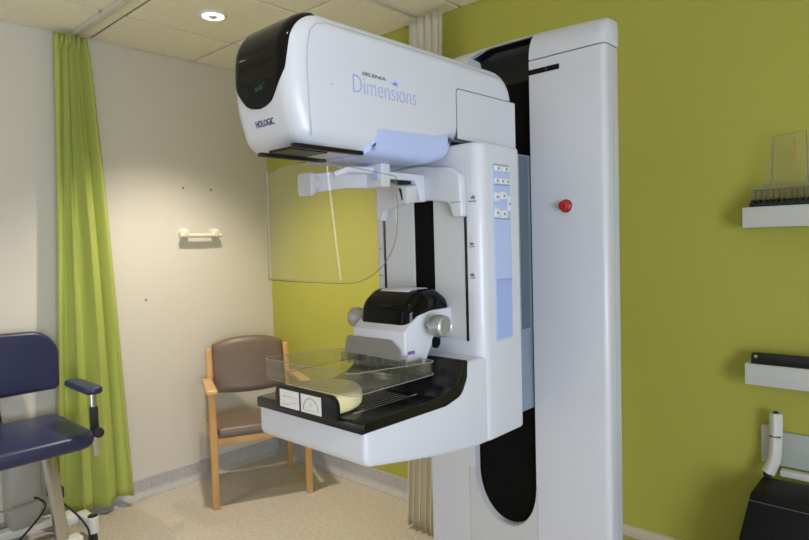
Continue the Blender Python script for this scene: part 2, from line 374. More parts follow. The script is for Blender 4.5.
# curved black roof of the recess
def crown_z(x): return 2.074-((x-XC)/.334)**2*.012
def notch_z(x): return crown_z(x)-.013-max(0, (RL+.06-x))*.28
liner = bmesh.new(); rows = []
for i in range(25):
    x = RL+(RR_-RL)*i/24; zi = notch_z(x)-.0012
    rows.append([liner.verts.new((x, yy, zz)) for yy, zz in ((1.655, 1.90), (1.672, 1.95), (1.688, 2.0), (1.694, zi-.02), (1.688, zi-.004), (1.67, zi), (1.648, zi))])
for A, B in zip(rows, rows[1:]):
    for k in range(6): liner.faces.new((A[k], B[k], B[k+1], A[k+1]))
P('recess_liner', liner, 'black')
P('column_core', box(-1.20, -.89, CB, 2.06, 0, 1.97, .01), 'machine_warm')
P('base_plate', box(CL-.01, CR-.005, 1.64, 2.10, 0, .03, .006), 'machine_warm')
# top cover: rounded crown with the arched notch
def crown():
    bm = bmesh.new(); nx, nt = 64, 10; rings = []
    for x in sorted([CL+(CR-CL)*i/nx for i in range(nx+1)]+[RL, RL+.0002, RR_-.0002, RR_]):
        e = min(x-CL, CR-x); ed = 0 if e > .03 else (1-math.sqrt(max(0, 1-(1-e/.03)**2)))   # round the two ends
        zt = 2.074-((x-XC)/.334)**2*.012 - ed*.012
        yf = CF+ed*.012; inn = RL < x < RR_
        t0 = 0
        if inn:
            zin = notch_z(x)
            t0 = math.asin(min(1, (zin-1.981)/(zt-1.981)))/(math.pi/2)
        ring = []
        for k in range(nt+1):
            t = t0+(1-t0)*k/nt
            ring.append(bm.verts.new((x, yf+.062*(1-math.cos(t*math.pi/2)), 1.981+(zt-1.981)*math.sin(t*math.pi/2))))
        ring.append(bm.verts.new((x, CB-.005, zt))); 
        ring.append(bm.verts.new((x, CB-.005, ring[0].co.z))); rings.append(ring)
    for A, B in zip(rings, rings[1:]):
        n = len(A)
        for k in range(n): bm.faces.new((A[k], B[k], B[(k+1) % n], A[(k+1) % n]))
    bm.faces.new(rings[0]); bm.faces.new(rings[-1][::-1]); return bm
P('top_cover', crown(), 'machine', smooth=50)
P('status_display', box(RR_-.001, -.844, CF-.0015, CF+.002, 1.936, 1.951), 'gloss_black', None, 0)
P('status_digit', box(-.888, -.883, CF-.0018, CF, 1.940, 1.947), 'led_green', None, 0)
es = P('emergency_stop', lathe([(.0165, 0), (.0165, -.006), (.014, -.009), (.011, -.010), (.011, -.014), (.0135, -.017), (.0135, -.022), (.011, -.025), (.006, -.0245), (.001, -.0245)], (-.829, CF, 1.541), 'Y', 28), 'red')
sub('collar', lathe([(.0190, .0005), (.0190, -.003), (.0170, -.005), (.0170, .0005)], (-.829, CF, 1.541), 'Y', 28), 'red_dark', es)

# coupling between arm and column
P('coupling', rex(rpoly([(1.38, 1.70), (1.645, 1.70), (1.645, .93, .03), (1.40, .93)]), -1.155, -.949, .004, 'X', 2), 'grey_blue')
P('coupling_strip', rex(rpoly([(1.555, 1.695), (1.60, 1.695), (1.60, 1.18), (1.555, 1.18)]), -.950, -.9475, 0, 'X'), 'slate')
# c-arm upright
plan = rpoly([(-1.227, 1.217, .03), (-.853, 1.217, .032), (-.853, 1.396, .008), (-1.227, 1.396, .008)], 6)
arm = P('c_arm', rex(plan, .942, 1.692, .012, 'Z', 4), 'machine')
# table body: one curved shell under the tray
tb = rpoly([(.810, 1.081), (1.06, 1.079), (1.09, 1.082, .03), (1.130, 1.105, .03), (1.140, 1.156), (1.262, 1.162), (1.262, .941), (1.19, .942), (1.044, .960, .1), (.93, .980, .1), (.810, 1.002, .022)], 6)
table = P('detector_table', rex(densify(tb, .03), -1.222, -.858, .011, 'X', 4), 'machine')
tr = rpoly([(.805, 1.071), (.805, 1.094, .007), (1.045, 1.094, .06), (1.115, 1.110, .05), (1.140, 1.164, .01), (1.157, 1.164, .006), (1.154, 1.12, .03), (1.130, 1.082, .04), (1.070, 1.069, .03)], 6)
tray = sub('tray', rex(densify(tr, .03), -1.223, -.857, .004, 'X', 3), 'tray_black', table)
# wide white shelf behind the tray and bright field outline
for a in (box(-1.155, -.925, 1.063, 1.0645, 1.0935, 1.0945), box(-.925, -.9235, .842, 1.0645, 1.0935, 1.0945), box(-1.1565, -1.155, .842, 1.0645, 1.0935, 1.0945)):
    sub('field_line', a, 'button', table, 0)
for k in range(15):
    x = -1.10+k*.0125; sub('grille_line', box(x, x+.003, .875, 1.02, 1.0935, 1.0946), 'plate', table, 0)

# front of the upright: guide panels, slits and black track
P('guide_panel', box(-1.176, -1.069, 1.2145, 1.222, 1.20, 1.60, .001, 1), 'machine_warm', None)
P('guide_panel', box(-1.001, -.902, 1.2145, 1.222, 1.20, 1.60, .001, 1), 'machine_warm', None)
P('black_track', box(-1.067, -1.001, 1.2155, 1.222, 1.20, 1.60), 'matt_black', None, 0)
P('slit', box(-1.183, -1.1775, 1.2135, 1.222, 1.20, 1.515), 'black', None, 0)
P('slit', box(-.9015, -.896, 1.2135, 1.222, 1.197, 1.515), 'black', None, 0)
for zz in (1.433, 1.356):
    sub('scale_mark', box(-.889, -.874, 1.2155, 1.2185, zz, zz+.0016), 'text_dark', arm, 0)
    for k in range(5): sub('scale_stroke', box(-.887+.0024*k, -.8862+.0024*k, 1.2155, 1.2175, zz+.005, zz+.009+.003*(k % 2)), 'text_dark', arm, 0)
    sub('scale_mark', box(-1.207, -1.192, 1.2155, 1.2185, zz, zz+.0016), 'text_dark', arm, 0)
sub('scale_mark', box(-.889, -.866, 1.2155, 1.2185, 1.545, 1.5466), 'text_dark', arm, 0)
for k in range(4): sub('scale_stroke', box(-.880+.003*k, -.8792+.003*k, 1.2155, 1.2175, 1.552, 1.557+.003*(k % 2)), 'text_dark', arm, 0)
# control strip on the right side of the upright
cp = P('control_panel', rex(rrect(1.270, 1.350, 1.192, 1.640, .008), -.855, -.8515, .001, 'X', 2), 'blue_plastic')
sub('pocket', rex(rrect(1.275, 1.345, 1.198, 1.345, .006), -.8525, -.8508, .0005, 'X', 1), 'pocket_blue', cp)
sub('pocket_lip', box(-.852, -.847, 1.274, 1.346, 1.343, 1.348, .001), 'pocket_blue', cp)
bt = None
for (ya, yb, za, zb_) in [(1.275, 1.308, 1.622, 1.635), (1.311, 1.344, 1.622, 1.635), (1.275, 1.296, 1.590, 1.604), (1.299, 1.320, 1.590, 1.604), (1.323, 1.344, 1.590, 1.604),
                          (1.274, 1.293, 1.545, 1.568), (1.299, 1.330, 1.551, 1.570), (1.334, 1.346, 1.522, 1.560), (1.274, 1.293, 1.506, 1.528), (1.299, 1.330, 1.504, 1.524)]:
    b = sub('button', box(-.852, -.8475, ya, yb, za, zb_, .0015), 'button', cp)
    sub('button_icon', box(-.8476, -.8472, (ya+yb)/2-.003, (ya+yb)/2+.003, (za+zb_)/2-.003, (za+zb_)/2+.003), 'text_dark', cp, 0)
for za in (1.6375, 1.587, 1.501): sub('button_shadow_gap', box(-.852, -.8506, 1.274, 1.344, za, za+.002), 'grey_blue', cp, 0)

# tube head
HW = .105; HX = XC+HW; KS = 1.0275
S = lambda y, z, *r: (y*KS, 1.45+(z-1.45)*KS, *r)
hp = densify(rpoly([(.748, 1.642, .050), (.714, 1.745, .25), (.724, 1.917, .125), S(1.232, 1.908), S(1.476, 1.909, .085), S(1.476, 1.694), S(1.19, 1.694, .05), S(1.08, 1.640, .08)], 10), .02)
hn = normals2(hp); RH = .040
head = P('tube_head', rex(hp, XC-HW, HX, RH, 'X', 8), 'machine')
def drape(i, u, off):        # point on the head skin: profile index i (float), x offset u
    n = len(hp); i0 = int(math.floor(i)) % n; fr = i-math.floor(i); i1 = (i0+1) % n
    p = hp[i0].lerp(hp[i1], fr); nv = hn[i0].lerp(hn[i1], fr).normalized()
    e = abs(u)-(HW-RH); d = 0; sx = 0
    if e > 0:
        e = min(e, RH*.999); d = RH-math.sqrt(RH*RH-e*e)
    q = p-nv*(d-off); return Vector((XC+u, q.x, q.y))
# profile arc from the lower front face up over the brow
cand = [(k, p) for k, p in enumerate(hp)]
i_lo = min((k for k, p in cand if p.x < .78), key=lambda k: abs(hp[k].y-1.728))
i_hi = min((k for k, p in cand if p.y > 1.85), key=lambda k: abs(hp[k].x-.795))
def visor(inset=0., off=.003, mtl='gloss_black', name='visor'):
    bm = bmesh.new(); nt, nv = 60, 44; g = []
    for a in range(nt+1):
        t = a/nt; i = i_lo+(i_hi-i_lo)*(inset+(1-2*inset)*t) if i_hi > i_lo else i_lo+(i_hi-i_lo)*t
        tt = min(1, t/.55); wl = .030+.060*(1-(1-tt)**2.0)
        if t < .06: wl *= math.sqrt(max(.02, 1-(1-t/.06)**2))*.6+.4*(t/.06)**.5
        row = []
        for b in range(nv+1):
            v = -1+2*b/nv; row.append(bm.verts.new(drape(i, v*wl*(1-inset*4), off if abs(v) < .999 and 0 < a < nt else -.0006)))
        g.append(row)
    for A, B in zip(g, g[1:]):
        for b in range(nv): bm.faces.new((A[b], A[b+1], B[b+1], B[b]))
    return sub(name, bm, mtl, head, 60)
vis = visor()
def drape_text(s, u0, w_, z0_, h_, off, bold=0):
    bm = text_bm(s, w_, h_, .0006, bold)
    for v in bm.verts:
        z = z0_+v.co.y; best = None
        for k in range(len(hp)):
            a, b = hp[k], hp[(k+1) % len(hp)]
            if a.x < .78 and b.x < .78 and (a.y-z)*(b.y-z) <= 0 and abs(a.y-b.y) > 1e-9: best = k+(z-a.y)/(b.y-a.y); break
        v.co = drape(best, u0+v.co.x, off+v.co.z)
    return bm
sub('brand_lettering', drape_text('HOLOGIC', -.028, .062, 1.6935, .013, .0004, .012), 'text_navy', head, 0)
def seg(u0, w_, z0_, h_):       # one dim display segment behind the visor glass
    bm = box(0, w_, 0, h_, 0, .0005)
    for v in bm.verts:
        z = z0_+v.co.y; best = None
        for k in range(len(hp)):
            p_, q_ = hp[k], hp[(k+1) % len(hp)]
            if p_.x < .78 and q_.x < .78 and (p_.y-z)*(q_.y-z) <= 0 and abs(p_.y-q_.y) > 1e-9: best = k+(z-p_.y)/(q_.y-p_.y); break
        v.co = drape(best, u0+v.co.x, .0030+v.co.z)
    return bm
for q in ((-.006, .010, 1.7615, .002), (-.006, .010, 1.7665, .002), (.004, .002, 1.762, .006), (.010, .010, 1.7635, .002), (.010, .002, 1.766, .006), (.018, .002, 1.765, .006), (.026, .0015, 1.771, .005)):
    sub('display_segment', seg(*q), 'led_green', head, 0)
# flat side: panel outline, lettering, blue lower panel, rear door
top_line = [Vector(S(*q)) for q in [(.745, 1.66), (.741, 1.72), (.739, 1.78), (.742, 1.83), (.75, 1.86), (.765, 1.875), (.79, 1.882), (.95, 1.884), (1.2, 1.886), (1.40, 1.884)]]
sl = bmesh.new(); A = []
for k, p in enumerate(top_line):
    d = (top_line[min(k+1, len(top_line)-1)]-top_line[max(k-1, 0)]).normalized(); n = Vector((-d.y, d.x))*.0011
    A.append([sl.verts.new((HX+.0004, p.x+n.x, p.y+n.y)), sl.verts.new((HX+.0004, p.x-n.x, p.y-n.y))])
for a, b in zip(A, A[1:]): sl.faces.new((a[0], b[0], b[1], a[1]))
sub('panel_seam', sl, 'seam_light', head, 0)
sub('model_lettering', on_right(text_bm('Dimensions', .196*KS, .036*KS, .0006, -.014), HX, *S(.857, 1.7595)), 'text_blue', head, 0)
sub('series_lettering', on_right(text_bm('SELENIA', .072*KS, .0075, .0006, .02), HX, *S(.884, 1.7985)), 'text_dark', head, 0)
em = bmesh.new()
for k in range(5):
    a = math.radians(-60+30*k); pts = circ(0, .011, .0035, 8, .009)
    em = join(em, xform(rex(pts, 0, .0006, 0, 'Z'), Matrix.Rotation(-a, 4, 'Z')))
sub('flower_emblem', on_right(em, HX, *S(.983, 1.791)), 'lilac', head, 0)
blue = rpoly([S(.915, 1.709), S(.884, 1.634), S(1.10, 1.633, .06), S(1.178, 1.652, .05), S(1.195, 1.718)], 8)
sub('blue_panel', rex(densify(blue, .02), XC-HW-.001, HX+.001, .022, 'X', 8), 'blue_plastic', head)
sub('door_gap', rex(rpoly([S(1.203, 1.700), S(1.203, 1.826, .012), S(1.470, 1.829), S(1.470, 1.700)]), HX-.002, HX+.0004, 0, 'X'), 'seam', head, 0)
sub('rear_door', rex(rpoly([S(1.2055, 1.702), S(1.2055, 1.8235, .011), S(1.472, 1.8268), S(1.472, 1.694)]), HX-.002, HX+.0012, .0005, 'X', 1), 'machine', head)
sub('under_gap', box(HX-.03, HX+.0012, 1.215, 1.46, 1.700, 1.705), 'seam', head, 0)
sub('screw', lathe([(.0022, -.001), (.0022, .0006), (.0001, .0008)], (HX, *S(.80, 1.765)), 'X', 10), 'seam_light', head)
# collimator rails below the head
sub('collimator_rail', box(-1.026, -1.012, .700, .868, 1.6275, 1.6355, .002), 'black', head)
sub('collimator_rail', box(-.918, -.905, .700, .878, 1.632, 1.641, .002), 'black', head)
sub('collimator_window', box(-1.0, -.93, .71, .80, 1.6325, 1.6375), 'black', head, 0)

# yoke, shield arm and face shield
yk = [(-.892, 1.508, .006), (-.895, 1.612, .02), (-.93, 1.634, .03), (-1.04, 1.648, .2), (-1.15, 1.642, .03), (-1.188, 1.622, .02), (-1.190, 1.510, .006), (-1.168, 1.510, .006), (-1.158, 1.538, .02), (-1.09, 1.553, .08), (-1.0, 1.555, .08), (-.935, 1.546, .02), (-.922, 1.508, .006)]
yoke = P('shield_yoke', rex(rpoly(yk, 5), 1.192, 1.216, .006, 'Y', 3), 'machine')
sub('pointer_line', box(-.925, -.895, 1.1912, 1.193, 1.544, 1.5455), 'text_dark', yoke, 0)
sa = P('shield_arm', box(-1.052, -1.012, 1.05, 1.200, 1.604, 1.622, .003), 'machine')
sub('arm_post', rex(rpoly([(1.150, 1.620), (1.196, 1.620), (1.196, 1.552), (1.178, 1.552, .004)]), -1.050, -1.010, .003, 'X', 2), 'machine', sa)
sub('clamp_block', box(-1.092, -1.004, 1.030, 1.062, 1.583, 1.640, .005, 3), 'machine', sa)
sub('release_button', box(-1.036, -1.012, 1.0265, 1.033, 1.600, 1.621, .002), 'blue_plastic', sa)
sub('black_hinge', box(-1.046, -1.018, 1.07, 1.15, 1.596, 1.605), 'black', sa, 0)
ib = xform(box(-.020, .020, -.020, .020, -.022, .022, .003), Matrix.Translation((-1.022, 1.135, 1.572)) @ Matrix.Rotation(math.radians(12), 4, 'Y') @ Matrix.Rotation(math.radians(8), 4, 'X'))
sub('tilt_block', ib, 'machine_warm', sa)
sub('tilt_mark', xform(rex(rpoly([(-.007, .016), (.001, .014), (.005, .0), (.008, -.014), (.005, -.014), (.001, -.004)]), -.0215, -.0195, 0, 'Y'), Matrix.Translation((-1.022, 1.135, 1.572)) @ Matrix.Rotation(math.radians(12), 4, 'Y') @ Matrix.Rotation(math.radians(8), 4, 'X')), 'black', sa, 0)
sub('arm_bar', tube([(-1.062, 1.04, 1.605), (-1.066, .97, 1.602), (-1.074, .90, 1.592), (-1.080, .872, 1.588)], 0, flat=(.014, .042)), 'machine', sa, 40)
sub('upper_bar', tube([(-1.04, 1.04, 1.625), (-1.045, .955, 1.622), (-1.065, .935, 1.612)], 0, flat=(.02, .016)), 'machine', sa, 40)
sub('shield_clip', rex(rrect(-1.112, -1.060, 1.560, 1.613, .01), .862, .876, .004, 'Y', 3), 'machine', sa)
sub('clip_boss', lathe([(.018, -.006), (.020, 0), (.020, .018), (.015, .024)], (-1.080, .872, 1.588), 'Y', 20), 'machine', sa)
def shield():
    bm = bmesh.new(); nu, nv = 120, 28; g = []
    Z0, Z1 = 1.366, 1.640; XL, XR = -1.250, -.815
    edge = []
    for a in range(nu+1):
        u = a/nu; col_ = []
        # outline: bottom edge rounded at the right, top edge with a wide notch
        x = XL+(XR-XL)*u
        zb_ = Z0 + (.0 if u < .70 else .125*(1-math.sqrt(max(0, 1-((u-.70)/.30)**2))))
        zt = Z1-.012 if u < .1 else Z1+(0 if .3 < u else -.012*(1-(u-.1)/.2))
        zt = min(zt, 1.632-.052*max(0, (u-.55)/.45))
        for b in range(nv+1):
            z = zb_+(zt-zb_)*b/nv
            sh = .03*(1.64-z)/.27                       # the bend leans outwards towards the hem
            y = .846-.02*(z-1.5)
            for xf, sg in ((-.992+sh, 1), (-1.088-sh, -1)):
                d = (x-xf)*sg; y += .19*(max(0, d) if abs(d) > .010 else (d+.010)**2/.040)
            col_.append(bm.verts.new((x, y, z)))
        g.append(col_)
    for A, B in zip(g, g[1:]):
        for b in range(nv): bm.faces.new((A[b], A[b+1], B[b+1], B[b]))
    rim = [c[0].co.copy() for c in g]+[v.co.copy() for v in g[-1][1:]]+[c[-1].co.copy() for c in g[::-1][1:]]+[v.co.copy() for v in g[0][::-1][1:]]
    return bm, rim
sbm, rim = shield()
fs = P('face_shield', sbm, 'shield')
fs.modifiers.new('thickness', 'SOLIDIFY').thickness = .0025
sub('shield_rim', tube(rim, .0011, 6), 'shield_edge', fs)

# compression unit
cu = P('compression_unit', rex(rpoly([(1.036, 1.182), (1.036, 1.238), (1.054, 1.251), (1.087, 1.272, .03), (1.136, 1.281, .03), (1.217, 1.281), (1.217, 1.215), (1.175, 1.213, .015), (1.135, 1.190, .02), (1.108, 1.150), (1.078, 1.150), (1.072, 1.180)], 5), -1.130, -.950, .006, 'X', 3), 'machine')
dp = rpoly([(1.052, 1.240), (1.060, 1.300, .05), (1.105, 1.331, .05), (1.170, 1.331, .05), (1.216, 1.305, .04), (1.220, 1.262), (1.136, 1.262, .03), (1.087, 1.255, .03)], 8)
sub('black_cover', rex(dp, -1.128, -.951, .026, 'X', 8), 'gloss_black', cu)
tp = rpoly([(1.092, 1.318), (1.105, 1.3325, .02), (1.170, 1.3325, .02), (1.190, 1.320)], 4)
sub('top_label', rex(tp, -1.090, -.990, .002, 'X', 2), 'machine', cu)
sub('label_print', box(-1.07, -1.02, 1.125, 1.155, 1.3323, 1.3330), 'lilac', cu, 0)
sub('front_plate', xform(rex(rpoly([(-.096, -.016, .004), (.094, -.020, .004), (.092, .006, .02), (.060, .027, .012), (-.098, .027, .012)], 5), -.002, .002, .0006, 'Y', 1), Matrix.Translation((-1.051, 1.028, 1.190)) @ Matrix.Rotation(math.radians(-12), 4, 'X')), 'plate', cu)
for s_ in (-1, 1):
    xk = XC+s_*.088
    pr = [(.006, 0), (.006, .022), (.020, .024), (.026, .034), (.0275, .050), (.026, .062), (.022, .066), (.020, .064), (.001, .064)]
    if s_ > 0: sub('knob', lathe([(r, h*1.0) for r, h in pr], (xk, 1.112, 1.247), 'X', 28), 'silver', cu)
    else: sub('knob', lathe([(r, -h*1.22) for r, h in pr], (xk, 1.112, 1.250), 'X', 28), 'silver', cu)
sub('hinge_hole', lathe([(.016, 0), (.016, .004), (.001, .004)], (-.952, 1.150, 1.200), 'X', 20), 'matt_black', cu)
sub('size_tag', box(-.9505, -.9485, 1.044, 1.068, 1.183, 1.191), 'purple', cu, 0)
sub('paddle_clamp', box(-1.10, -.952, 1.048, 1.082, 1.150, 1.184, .003), 'machine_warm', cu)

# compression paddle: open clear tray
def paddle():
    bm = bmesh.new()
    path = rpoly([(-1.196, .808, .018), (-.886, .808, .018), (-.886, 1.080, .03), (-1.196, 1.080, .03)], 6)
    nn = normals2(path); n = len(path); V = []
    for p, q in zip(path, nn):
        zt = 1.188-.018*max(0, (p.y-.82)/.26)
        i = p-q*.0025
        V.append([bm.verts.new((p.x, p.y, 1.142)), bm.verts.new((p.x, p.y, zt)), bm.verts.new((i.x, i.y, zt)), bm.verts.new((i.x, i.y, 1.1445))])
    for k in range(n):
        a, b = V[k], V[(k+1) % n]
        for s in range(3): bm.faces.new((a[s], b[s], b[s+1], a[s+1]))
    bm.faces.new([v[0] for v in V]); bm.faces.new([v[3] for v in V][::-1])
    topr = [v[1].co.copy() for v in V]; botr = [v[0].co.copy() for v in V]
    return bm, topr, botr
pbm, tr_, br_ = paddle()
pd = P('compression_paddle', pbm, 'clear')
sub('paddle_rim', tube(tr_+tr_[:1], .0011, 6), 'clear_edge', pd)
sub('paddle_rim', tube(br_+br_[:1], .0011, 6), 'clear_edge', pd)
sub('cross_wall', box(-1.190, -.892, 1.026, 1.028, 1.146, 1.170), 'clear', pd, 0)
for k in range(11):
    x = -1.170+k*.026
    sub('rib_wall', box(x, x+.002, 1.028, 1.078, 1.146, 1.171), 'clear_tooth', pd, 0)
    if 1 <= k <= 7: sub('rib_block', box(x+.006, x+.022, 1.060, 1.070, 1.148, 1.162), 'rubber', pd, 0)

# ---------------------------------------------------------------- phantom on the table
ph = tag(empty('breast_phantom', (-1.023, .86, 1.0955)), 'cream half-round test phantom with black front plate lying on the black tray', 'test phantom')
body = [Vector((-1.115, .804)), Vector((-.931, .804))]
for k in range(1, 20):
    a = math.pi*k/20; body.append(Vector((-1.023+.094*math.cos(a), .825+.105*math.sin(a))))
child('phantom_body', rex(body, 1.0955, 1.138, .014, 'Z', 4), 'cream', ph)
child('front_plate', rex(rpoly([(-1.126, 1.087, .010), (-.920, 1.087, .010), (-.920, 1.140, .024), (-1.126, 1.140, .018)], 6), .790, .8040, .003, 'Y', 2), 'black', ph)
c1 = child('label_card', box(-1.106, -1.039, .7887, .7905, 1.0935, 1.1325), 'card', ph, 0)
c2 = child('label_card', box(-1.031, -.965, .7887, .7905, 1.0935, 1.1325), 'card', ph, 0)
def card_sub(bm, parent, mtl='text_dark'):
    o = link('card_print', bm, mtl, None, 0); o.parent = parent; return o
for k in range(5):
    card_sub(box(-1.099, -1.072+.006*(k % 2), .7884, .789, 1.100+k*.006, 1.1013+k*.006), c1, 'orange' if k % 3 == 0 else 'button')
    card_sub(box(-1.066, -1.046, .7884, .789, 1.100+k*.006, 1.1013+k*.006), c1, 'seam_light' if k % 2 else 'button')
arc = [Vector((-.998+.025*math.cos(a), .7886, 1.100+.026*math.sin(a))) for a in [math.pi*k/16 for k in range(17)]]
card_sub(tube(arc, .0007, 5), c2); card_sub(tube([arc[0], arc[-1]], .0005, 5), c2, 'seam_light')
card_sub(tube([Vector((-.999+.004*math.cos(a), .7886, 1.112+.004*math.sin(a))) for a in [math.pi*k/6 for k in range(13)]], .0005, 5), c2, 'seam_light')

# ---------------------------------------------------------------- visitor armchair (local: x right, y back, z up)
ch = tag(empty('armchair', (-2.90, 1.935, 0), math.radians(64.5)), 'beech armchair with taupe vinyl seat and back in the corner', 'armchair')
L_ = lambda n, bm, mt, p=None, s=35: link(n, bm, mt, p or ch, s)
W2 = .262
for s_ in (-1, 1):
    x = s_*W2
    # front leg tapering down and arm on top
    leg = rpoly([(-.022, 0, .004), (.022, 0, .004), (.030, .50), (.030, .645), (-.028, .645), (-.028, .50)], 3)
    L_('leg', rex([Vector((p.x+.0, p.y)) for p in leg], x-.019, x+.019, .005, 'X', 2), 'wood')
    rl = rpoly([(.425, 0, .004), (.462, 0, .004), (.425, .40, .2), (.490, .82, .01), (.455, .82, .01), (.383, .40, .2)], 6)
    xr = s_*.238
    L_('leg', rex(densify(rl, .04), xr-.017, xr+.017, .005, 'X', 2), 'wood')
    ar = rpoly([(-.045, .640, .012), (.15, .632), (.415, .618), (.415, .648), (.15, .665, .1), (-.045, .672, .014)], 5)
    L_('armrest', rex(ar, x-.029, x+.029, .008, 'X', 3), 'wood_light')
    L_('side_rail', box(x-.012, x+.012, .02, .41, .33, .385, .004), 'wood')
L_('front_rail', box(-W2, W2, -.012, .012, .352, .392, .004), 'wood')
L_('back_rail', box(-.238, .238, .388, .410, .33, .385, .004), 'wood')
st = rpoly([(-.025, .392, .02), (.40, .378, .02), (.40, .425, .02), (.10, .452, .1), (-.025, .448, .03)], 6)
L_('seat', rex(densify(st, .04), -.238, .238, .022, 'X', 5), 'taupe')
# padded back: curved panel with an arched top
bk = bmesh.new(); nu, nv = 24, 16; fr_, bk_ = [], []
for a in range(nu+1):
    u = -1+2*a/nu; cf, cb = [], []
    zt = .885-.045*abs(u)**2.4; zb0 = .560-.012*(1-u*u)
    for b in range(nv+1):
        v = b/nv; z = zb0+(zt-zb0)*v
        y = .400+.085*(z-.56)/.32 - .022*(1-u*u) + .0
        puff = .020*(max(0, 1-abs(u)**6)*max(0, 1-abs(2*v-1)**6))**.5
        cf.append(bk.verts.new((u*.218, y-.006-puff, z))); cb.append(bk.verts.new((u*.218, y+.012+puff*.6, z)))
    fr_.append(cf); bk_.append(cb)
for G, fl in ((fr_, 0), (bk_, 1)):
    for A, B in zip(G, G[1:]):
        for b in range(nv): bk.faces.new((A[b], A[b+1], B[b+1], B[b]))
for a in range(nu):
    bk.faces.new((fr_[a][0], fr_[a+1][0], bk_[a+1][0], bk_[a][0])); bk.faces.new((fr_[a][nv], fr_[a+1][nv], bk_[a+1][nv], bk_[a][nv]))
for b in range(nv):
    bk.faces.new((fr_[0][b], fr_[0][b+1], bk_[0][b+1], bk_[0][b])); bk.faces.new((fr_[nu][b], fr_[nu][b+1], bk_[nu][b+1], bk_[nu][b]))
L_('backrest', bk, 'taupe', None, 60)

# ---------------------------------------------------------------- navy treatment chair (faces +X)
nc = tag(empty('treatment_chair', (-3.12, .78, 0)), 'navy vinyl treatment chair with chrome legs and white base by the curtain', 'chair')
K = lambda n, bm, mt, s=35: child(n, bm, mt, nc, s)
bpoly = rpoly([(.50, .755, .04), (1.056, .755, .03), (1.060, 1.055, .13), (.50, 1.075, .13)], 8)
back = K('backrest', xform(rex(bpoly, -3.41, -3.355, .022, 'X', 5), Matrix.Identity(4)), 'navy')
seatp = rpoly([(-3.36, .50, .06), (-2.815, .50, .08), (-2.815, 1.035, .09), (-3.36, 1.035, .06)], 8)
K('seat', rex(seatp, .572, .640, .026, 'Z', 5), 'navy')
pad = rpoly([(-3.105, .985, .03), (-2.80, .985, .035), (-2.80, 1.060, .035), (-3.105, 1.060, .03)], 6)
K('armrest', rex(pad, .812, .846, .014, 'Z', 4), 'navy')
K('arm_post', box(-2.945, -2.930, 1.045, 1.070, .50, .815, .003), 'chrome')
K('arm_sleeve', box(-2.948, -2.927, 1.040, 1.073, .60, .73, .003), 'rubber')
K('arm_knob', lathe([(.008, -.03), (.022, -.012), (.024, .0), (.022, .014), (.001, .016)], (-2.90, 1.058, .615), 'X', 16), 'rubber')
K('back_strut', tube(smooth_path([(-3.40, .78, .62), (-3.44, .78, .70), (-3.425, .78, .82)]), 0, flat=(.05, .012)), 'rubber', 40)
K('seat_plate', box(-3.30, -2.95, .62, .96, .540, .574, .004), 'rubber')
K('pedestal', box(-3.46, -3.325, .80, .935, .11, .50, .006), 'box_grey')
K('pedestal_cap', box(-3.465, -3.31, .795, .94, .50, .542, .004), 'rubber')
for yy in (.915, .60):
    K('chrome_leg', tube(smooth_path([(-3.25, yy-.05, .548), (-3.15, yy-.03, .550), (-3.10, yy-.02, .535), (-3.080, yy-.01, .48), (-3.072, yy+.005, .30), (-3.064, yy+.02, .09)]), 0, flat=(.058, .026)), 'chrome', 40)
K('base_beam', box(-3.44, -3.03, .62, .70, .07, .12, .008), 'base_white')
K('base_beam', box(-3.40, -3.34, .64, 1.02, .07, .115, .008), 'base_white')
K('base_beam', box(-3.11, -3.04, .58, 1.02, .045, .10, .008), 'base_white')
K('base_foot', box(-3.30, -3.14, 1.075, 1.125, .062, .122, .008), 'base_white')
K('base_foot', box(-3.37, -3.26, 1.02, 1.075, .075, .118, .008), 'base_white')
K('foot_cap', lathe([(.026, 0), (.026, .075), (.022, .080), (.001, .081)], (-3.145, 1.10, .055), 'Z', 20), 'base_white')
K('cap_plug', lathe([(.023, 0), (.021, .006), (.001, .008)], (-3.145, 1.10, .135), 'Z', 20), 'rubber')
for (x, y) in ((-3.145, 1.10), (-3.075, .60), (-3.41, .62)):
    K('caster', lathe([(.020, -.012), (.029, -.010), (.030, 0), (.029, .010), (.020, .012)], (x, y, .030), 'Y', 18), 'rubber')
K('pedal', box(-3.33, -3.24, .955, 1.01, .235, .29, .006), 'rubber')
K('cable', tube(smooth_path([(-3.32, .90, .25), (-3.26, .93, .22), (-3.20, .86, .17), (-3.13, .74, .12), (-3.08, .66, .14), (-3.1, .56, .2)]), .005, 6), 'rubber')
K('cable', tube(smooth_path([(-3.28, .97, .25), (-3.21, 1.0, .21), (-3.14, 1.04, .15), (-3.12, 1.07, .08), (-3.1, 1.06, .02)]), .005, 6), 'rubber')
K('grey_cable', tube(smooth_path([(-3.31, .93, .24), (-3.27, .84, .24), (-3.22, .72, .27), (-3.2, .62, .35)]), .006, 6), 'box_grey')

